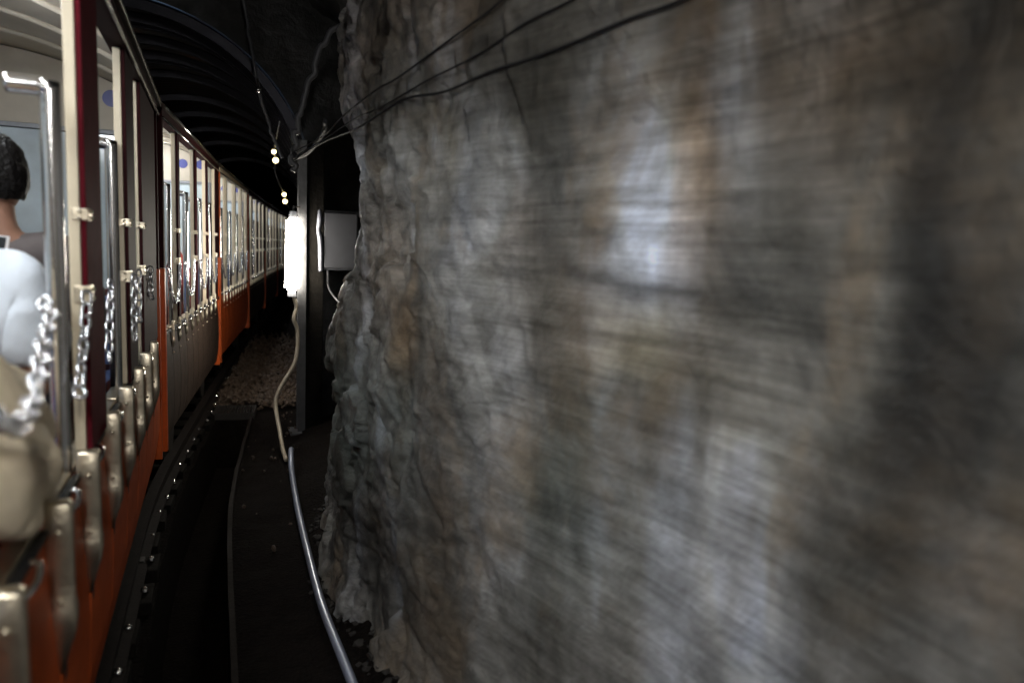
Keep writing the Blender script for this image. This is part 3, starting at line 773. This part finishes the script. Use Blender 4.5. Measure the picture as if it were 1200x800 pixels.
def seated_person(name_lbl, loc, rz, top, bottom, hips=.98, elbows=None, wrists=None, lean=0, hyaw=0, hpitch=0, long_hair=False, sleeve=True, sc=1.0, loose=0.0, cat='person', group=None, shoulders=None, drape=None):
    """local frame: hips at the origin height, facing +y"""
    root = empty('person', loc, rz); tag(root, name_lbl, cat, group)
    V = Vector
    H = hips
    sh = shoulders or {'L': V((-.185, -.02+lean, H+.49)), 'R': V((.185, -.02+lean, H+.49))}
    el = elbows or {'L': V((-.25, .02+lean, H+.22)), 'R': V((.25, .02+lean, H+.22))}
    wr = wrists or {'L': V((-.16, .24+lean, H+.12)), 'R': V((.16, .24+lean, H+.12))}
    nb = V((0, -.02+lean, H+.53)); hc = V((0, .015+lean, H+.695))
    J = {'pel': (V((0, 0, H)), (.15, .11)), 'waist': (V((0, -.01+lean*.4, H+.18)), (.125, .09)), 'chest': (V((0, -.02+lean*.9, H+.38)), (.15, .10)), 'neck': (nb, (.058, .055)), 'skull': (hc+V((0, -.015, -.05)), (.05, .055))}
    E = [('pel', 'waist'), ('waist', 'chest'), ('chest', 'neck'), ('neck', 'skull')]
    for s in 'LR':
        q = -1 if s == 'L' else 1
        J['sh'+s] = (sh[s], .056); J['el'+s] = (el[s], .041); J['wrist'+s] = (wr[s], (.026, .022))
        fm = el[s].lerp(wr[s], .35); J['fa'+s] = (fm, .040)
        E += [('chest', 'sh'+s), ('sh'+s, 'el'+s), ('el'+s, 'fa'+s), ('fa'+s, 'wrist'+s)]
        hand_joints(J, E, s, wr[s], wr[s]-el[s], V((q*.3, 0, .95)) if abs((wr[s]-el[s]).z) < .2 else V((q, .2, 0)))
        J['hip'+s] = (V((q*.09, .03, H-.01)), .085); J['kn'+s] = (V((q*.12, .40, H-.02)), .058); J['cf'+s] = (V((q*.12, .42, H-.18)), .052); J['an'+s] = (V((q*.12, .42, H-.40)), .036); J['toe'+s] = (V((q*.13, .55, H-.445)), .032)
        E += [('pel', 'hip'+s), ('hip'+s, 'kn'+s), ('kn'+s, 'cf'+s), ('cf'+s, 'an'+s), ('an'+s, 'toe'+s)]
    bm = skin_mesh(J, E, 2); R = head_into(bm, hc, hyaw, hpitch)
    link('body', bm, M['skin'], root, smooth=True)
    link('hair', hair_mesh(R, long_hair), M['hair'], root, smooth=True)
    g = .014+loose
    J2 = {'pel': (V((0, 0, H-.02)), (.165+loose, .125+loose)), 'waist': (V((0, -.01+lean*.4, H+.18)), (.14+loose, .105+loose)), 'chest': (V((0, -.02+lean*.9, H+.38)), (.165+loose, .115+loose)), 'col': (nb+V((0, -.005, .04)), (.078, .072))}
    E2 = [('pel', 'waist'), ('waist', 'chest'), ('chest', 'col')]
    for s in 'LR':
        J2['sh'+s] = (sh[s], .056+g); J2['el'+s] = (el[s] if sleeve else sh[s].lerp(el[s], .8), .041+g*1.5)
        E2 += [('chest', 'sh'+s), ('sh'+s, 'el'+s)]
        if sleeve:
            J2['cu'+s] = (el[s].lerp(wr[s], .85), .030+g*1.3); J2['fm'+s] = (el[s].lerp(wr[s], .35), .045+g*1.8); E2 += [('el'+s, 'fm'+s), ('fm'+s, 'cu'+s)]
    if drape: J2['dr'] = (drape, .03); E2.append(('elR', 'dr'))
    bm = skin_mesh(J2, E2, 3)
    for v in bm.verts: v.co += v.normal*(.008*(noise.noise(v.co*9)+.5*noise.noise(v.co*22))+.010*max(0, 1-abs(noise.noise(Vector((v.co.x*5+v.co.z*7, v.co.y*6, v.co.z*9))))*5))
    link('shirt' if loose < .02 or top is M['shirt'] else 'jacket', bm, top, root, smooth=True)
    J3 = {'pel': (V((0, 0, H-.01)), (.155, .118))}; E3 = []
    for s in 'LR':
        q = -1 if s == 'L' else 1
        J3['hip'+s] = (V((q*.09, .03, H-.01)), .096); J3['kn'+s] = (V((q*.12, .40, H-.02)), .07); J3['cf'+s] = (V((q*.12, .42, H-.18)), .064); J3['an'+s] = (V((q*.12, .42, H-.36)), .055)
        E3 += [('pel', 'hip'+s), ('hip'+s, 'kn'+s), ('kn'+s, 'cf'+s), ('cf'+s, 'an'+s)]
    link('trousers', skin_mesh(J3, E3, 2), bottom, root, smooth=True)
    return root
V = Vector
# seated two rows ahead, black hair, seen from behind
seated_person('person with short black hair in a grey-brown top, seated with their back to the camera', (-.615, 2.72, 0), .1, M['brown_shirt'], M['dark_cloth'], hips=1.02, hyaw=.45)
# pale blue shirt, near doorway, looking at a phone
seated_person('person in a pale blue shirt seated behind the nearest steel grab pole, holding a phone', (-.60, 2.0, 0), .15, M['shirt'], M['dark_cloth'], hips=.97,
              elbows={'L': V((-.24, .06, 1.12)), 'R': V((.20, .0, 1.17))}, wrists={'L': V((-.10, .26, 1.30)), 'R': V((.14, .26, 1.28))}, sleeve=False, loose=.028, hyaw=.2, hpitch=-.4)
ph = empty('mobile_phone', (-.575, 2.33, 1.51), .15); ph.rotation_euler = (-.5, .1, .1)
tag(ph, 'mobile phone in a white frame held up by the person in pale blue', 'phone')
link('case', boxm(-.07, .07, -.004, .004, -.037, .037, bev=.003), M['white'], ph); link('screen', boxm(-.063, .063, -.0062, -.0042, -.031, .031), M['screen'], ph)
# cream jacket, nearest, elbow on the door ledge
seated_person('person in a loose cream jacket resting an elbow on the nearest orange door', (-.56, 1.22, 0), -.05, M['cream_coat'], M['red_cloth'], hips=.90,
              elbows={'L': V((-.24, .05, 1.12)), 'R': V((.20, .38, 1.105))}, wrists={'L': V((-.10, .26, 1.1)), 'R': V((.12, .48, 1.02))}, loose=.012, hyaw=.3,
              shoulders={'L': V((-.20, .0, 1.37)), 'R': V((.185, .08, 1.36))})
pj = bpy.data.objects['person.002']
bm = bmesh.new(); rows = []; NS, NR = 60, 110
for i in range(NS):
    u = i/(NS-1)
    c = V((.135, .00, 1.40)).lerp(V((.185, .42, 1.03)), u) + V((.02*sin(pi*u), 0, -.02*sin(pi*u)))
    rad = (.075+.05*sin(pi*min(1, u*1.15))**1.2)*(1-.62*sst(.70, 1, u)); rz_ = rad*(1+.55*sst(.3, .95, u))
    d = V((.06, .42, -.37)).normalized(); a = d.cross(V((0, 0, 1))).normalized(); b = a.cross(d).normalized(); row = []
    for k in range(NR):
        th = 2*pi*k/NR
        pl = 1+.12*sin(3*th+4*u+1)*sst(0, .4, u)+.09*sin(8*th-6*u+noise.noise(V((th, u*3, 1)))*3)+.05*noise.noise(V((cos(th)*2, sin(th)*2, u*5)))+.02*noise.noise(V((cos(th)*9, sin(th)*9, u*22)))-.04*max(0, 1-abs(noise.noise(V((cos(th)*2.2+u*3, sin(th)*2.2, u*3+4))))*7)
        q = c + a*cos(th)*rad*pl + b*sin(th)*rz_*pl
        q.z = max(q.z, 1.022+.004*sin(9*th)); row.append(bm.verts.new(q))
    rows.append(row)
for i in range(NS-1):
    for k in range(NR): bm.faces.new((rows[i][k], rows[i][(k+1) % NR], rows[i+1][(k+1) % NR], rows[i+1][k]))
bm.faces.new(rows[0]); bm.faces.new(rows[-1])
link('sleeve', bm, M['cream_coat'], pj, smooth=True)
# passengers of the second carriage
def in2(x, y): return c2 @ Vector((x, y, 0))
rz2 = cars[0].rotation_euler.z
seated_person('dark-haired person in dark clothes seated near the first window of the second carriage', in2(-.34, .55), rz2, M['dark_cloth'], M['dark_cloth'], hips=.94)
seated_person('person in a white shirt seated in the middle of the second carriage', in2(-.42, 1.35), rz2, M['white_cloth'], M['dark_cloth'], hips=.90)
seated_person('person in a red top seated near the far end of the second carriage', in2(-.40, 2.15), rz2, M['red_cloth'], M['dark_cloth'], hips=.92)

# ================================================================== LAMP, POST, CABLES
post = empty('lining_post', P(.36, 6.12, 0)); 
bm = bmesh.new(); box(bm, -.03, .03, .0, .012, 0, 2.35); box(bm, -.006, .006, .0125, .10, 0, 2.35); box(bm, -.03, .03, .1005, .1125, 0, 2.35)
post.location = (.655, 6.15, 0)
tag(post, 'upright grey steel post right of the bright tube lamp', 'post')
link('shaft', bm, M['darksteel'], post)
link('foot_plate', boxm(-.09, .09, -.06, .17, 0, .02, bev=.004), M['darksteel'], post)
bm = bmesh.new(); box(bm, .034, .17, .03, .07, 0, 2.35, bev=.006); link('side_board', bm, M['timber'], post)

lf = empty('tube_lamp', (.575, 6.10, 1.46)); lf.rotation_euler = (0, radians(1.0), 0)
tag(lf, 'upright glowing tube lamp hung on a post beside the track', 'lamp')
bm = bmesh.new(); bmesh.ops.create_cone(bm, cap_ends=True, segments=24, radius1=.055, radius2=.055, depth=.56)
bmesh.ops.bevel(bm, geom=[e for e in bm.edges if abs(e.verts[0].co.z) > .27 and abs(e.verts[1].co.z-e.verts[0].co.z) < .01], offset=.02, segments=3, affect='EDGES')
link('tube', bm, M['tube'], lf, smooth=True)
for s in (-1, 1):
    bm = bmesh.new(); bmesh.ops.create_cone(bm, cap_ends=True, segments=20, radius1=.035, radius2=.028, depth=.05, matrix=Matrix.Translation((0, 0, s*.307)))
    link('end_cap', bm, M['grey'], lf)
link('bracket', tubem([(.0, 0, .335), (.0, 0, .37), (.05, .03, .37)], .008), M['iron'], lf)
# added fill light: a copy of the lamp, unseen behind the camera, for wall and chains
lb = copy_tree(lf); lb.location = (.02, -1.3, 2.6); lb.rotation_euler = (0, 0, 0)
M['tube_near'] = mat('lit_tube_near', (.9, .9, .9), .5, emit=(1.0, .97, .93), es=230)
for ch in children(lb):
    if ch.name.startswith('tube'): ch.data = ch.data.copy(); ch.data.materials[0] = M['tube_near']
tag(lb, 'second tube lamp hanging from the rock roof just behind the viewpoint', 'lamp')

def cable(lbl, pts, r, m, cat='cable', name='cable', n=8, group=None):
    o = link(name, tubem(smooth_path(pts, n), r, 8), m, smooth=True)
    return tag(o, lbl, cat, group)
cable('beige cable dropping from the tube lamp down to the ballast', [(.585, 6.10, 1.13), (.605, 6.10, 1.04), (.585, 6.08, .95), (.615, 6.08, .84), (.59, 6.02, .62), (.47, 5.95, .42), (.435, 5.9, .30), (.45, 5.7, .14), (.455, 5.5, .06), (.462, 5.30, .03)], .015, M['cable_lit'])
cable('grey-blue conduit lying on the ground along the foot of the rock wall', [(.50, 5.3, .10), (.485, 5.2, .12), (.462, 4.9, .07), (.435, 4.25, .045), (.415, 3.5, .05), (.41, 3.0, .05), (.43, 2.5, .05), (.45, 1.9, .05), (.46, 1.2, .05)], [.018]*65, M['hose'], 'conduit', 'conduit')
# electrical cabinet on the head wall
M['cab'] = mat('cabinet_grey', (.03, .031, .037), .6, var=.15, vs=9, dirt=.3, dirtcol=(.03, .03, .03, 1))
M['strip'] = mat('strip_grey_white', (.13, .135, .16), .5)
cb = empty('electrical_cabinet', (.93, 6.33, 1.34))
tag(cb, 'grey metal cabinet with a white edge on the dark recess wall beside the rock', 'cabinet')
link('case', boxm(-.12, .17, -.14, 0, 0, .48, bev=.006), M['cab'], cb)
link('door', boxm(-.10, .16, -.155, -.142, .02, .46, bev=.004), M['cab'], cb)
bm = bmesh.new(); tube(bm, smooth_path([(-.142, -.13, .49), (-.14, -.15, .40), (-.15, -.14, .32), (-.135, -.15, .24), (-.13, -.15, .12), (-.128, -.14, -.01)], 5), .019, 8)
link('white_strip', bm, M['strip'], cb, smooth=True)
cable('thin black cable hanging below the grey cabinet', [(.86, 6.2, 1.34), (.87, 6.2, 1.2), (.93, 6.15, 1.1), (1.02, 6.0, 1.0)], .009, M['cable'])
# bundle from the post up the vault
def wig(pts, a=.02, seed=0):
    out = []
    for i, p in enumerate(smooth_path(pts, 5)):
        out.append(p+Vector((noise.noise(Vector((i*.6, seed, 0))), 0, noise.noise(Vector((i*.6, seed, 5)))))*a)
    return out
cable('lumpy grey cable bundle climbing from the post head to the dark roof', wig([(.47, 5.0, 2.0), (.475, 5.0, 2.14), (.50, 5.0, 2.30), (.535, 5.0, 2.45), (.60, 5.0, 2.66), (.68, 5.0, 2.85), (.90, 5.0, 3.08), (1.0, 5.0, 3.3)], .04), .018, M['bundle'], n=3)
cable('grey cable hanging in a slack loop beside the post head', [(.47, 5.0, 2.16), (.478, 4.97, 2.10), (.50, 4.8, 2.075), (.50, 4.3, 2.06), (.50, 3.8, 2.09), (.47, 3.5, 2.10)], .012, M['black_cable'])
def wallcable(lbl, pts, r, st):
    q = [st] + [(min(x, rock_lat(t, z)-r-.004), t, z) for x, t, z in pts]
    return cable(lbl, q, r, M['black_cable'], n=5)
wallcable('upper thin cable pinned along the top of the rock wall', [(0.491, 3.754, 2.063), (0.49, 3.181, 2.066), (0.522, 2.64, 2.082), (0.553, 2.45, 2.089), (0.621, 2.155, 2.135), (0.677, 1.95, 2.169), (0.707, 1.844, 2.187), (0.779, 1.609, 2.239)], .0032, (.475, 5.0, 2.12))
wallcable('middle thin cable pinned along the top of the rock wall', [(0.49, 3.69, 2.043), (0.499, 2.928, 2.024), (0.534, 2.553, 2.018), (0.598, 2.248, 2.048), (0.667, 1.98, 2.07), (0.728, 1.774, 2.11), (0.772, 1.628, 2.128), (0.833, 1.399, 2.16)], .003, (.48, 5.0, 2.09))
wallcable('lower cable sagging along the top of the rock wall', [(0.49, 3.811, 2.037), (0.504, 2.86, 1.984), (0.559, 2.412, 2.014), (0.622, 2.145, 2.0), (0.69, 1.903, 2.015), (0.757, 1.677, 2.027), (0.825, 1.44, 2.049), (0.857, 1.301, 2.052), (0.891, 1.099, 2.071)], .004, (.485, 5.0, 2.07))
# overhead conductor with small lit bulbs
cable('overhead grey cable running down under the arches to the post', wig([(.17, 5.9, 3.6), (.212, 6.0, 3.28), (.26, 6.0, 3.0), (.30, 6.0, 2.755), (.36, 6.1, 2.55), (.43, 6.15, 2.36), (.50, 6.15, 2.2)], .02, 3), .013, M['cable'], n=4)
cable('thin dark cable strung with small bulbs along the right side of the lining', [(.49, 6.3, 2.5), (.545, 7.5, 2.43), (.60, 8.2, 2.25), (.76, 9.1, 2.1), (.92, 10.3, 2.0)], .006, M['cable'], n=6)
ins = empty('insulator', (.315, 5.98, 2.66)); tag(ins, 'shiny insulator knob on the overhead cable', 'insulator')
bm = bmesh.new(); bmesh.ops.create_uvsphere(bm, u_segments=14, v_segments=10, radius=.022); link('knob', bm, M['bolt'], ins, smooth=True)
link('stem', tubem([(0, 0, .02), (-.006, 0, .08)], .007), M['iron'], ins)
BL = ['upper bulb of the nearer pair above the tube lamp', 'lower bulb of the nearer pair above the tube lamp', 'upper bulb of the farther pair just above the tube lamp', 'lower bulb of the farther pair just above the tube lamp']
for k, (p, rr) in enumerate((((.533, 7.5, 2.392), .022), ((.571, 7.8, 2.345), .028), ((.753, 9.0, 2.092), .024), ((.805, 9.5, 2.041), .028))):
    b = empty('light_bulb', p); tag(b, 'small glowing ' + BL[k], 'light bulb', 'small bulbs strung along the lining')
    bm = bmesh.new(); bmesh.ops.create_uvsphere(bm, u_segments=14, v_segments=10, radius=rr); link('globe', bm, M['bulb'], b, smooth=True)
    link('socket', tubem([(0, 0, rr*.8), (0, 0, rr+.035)], .014), M['iron'], b)
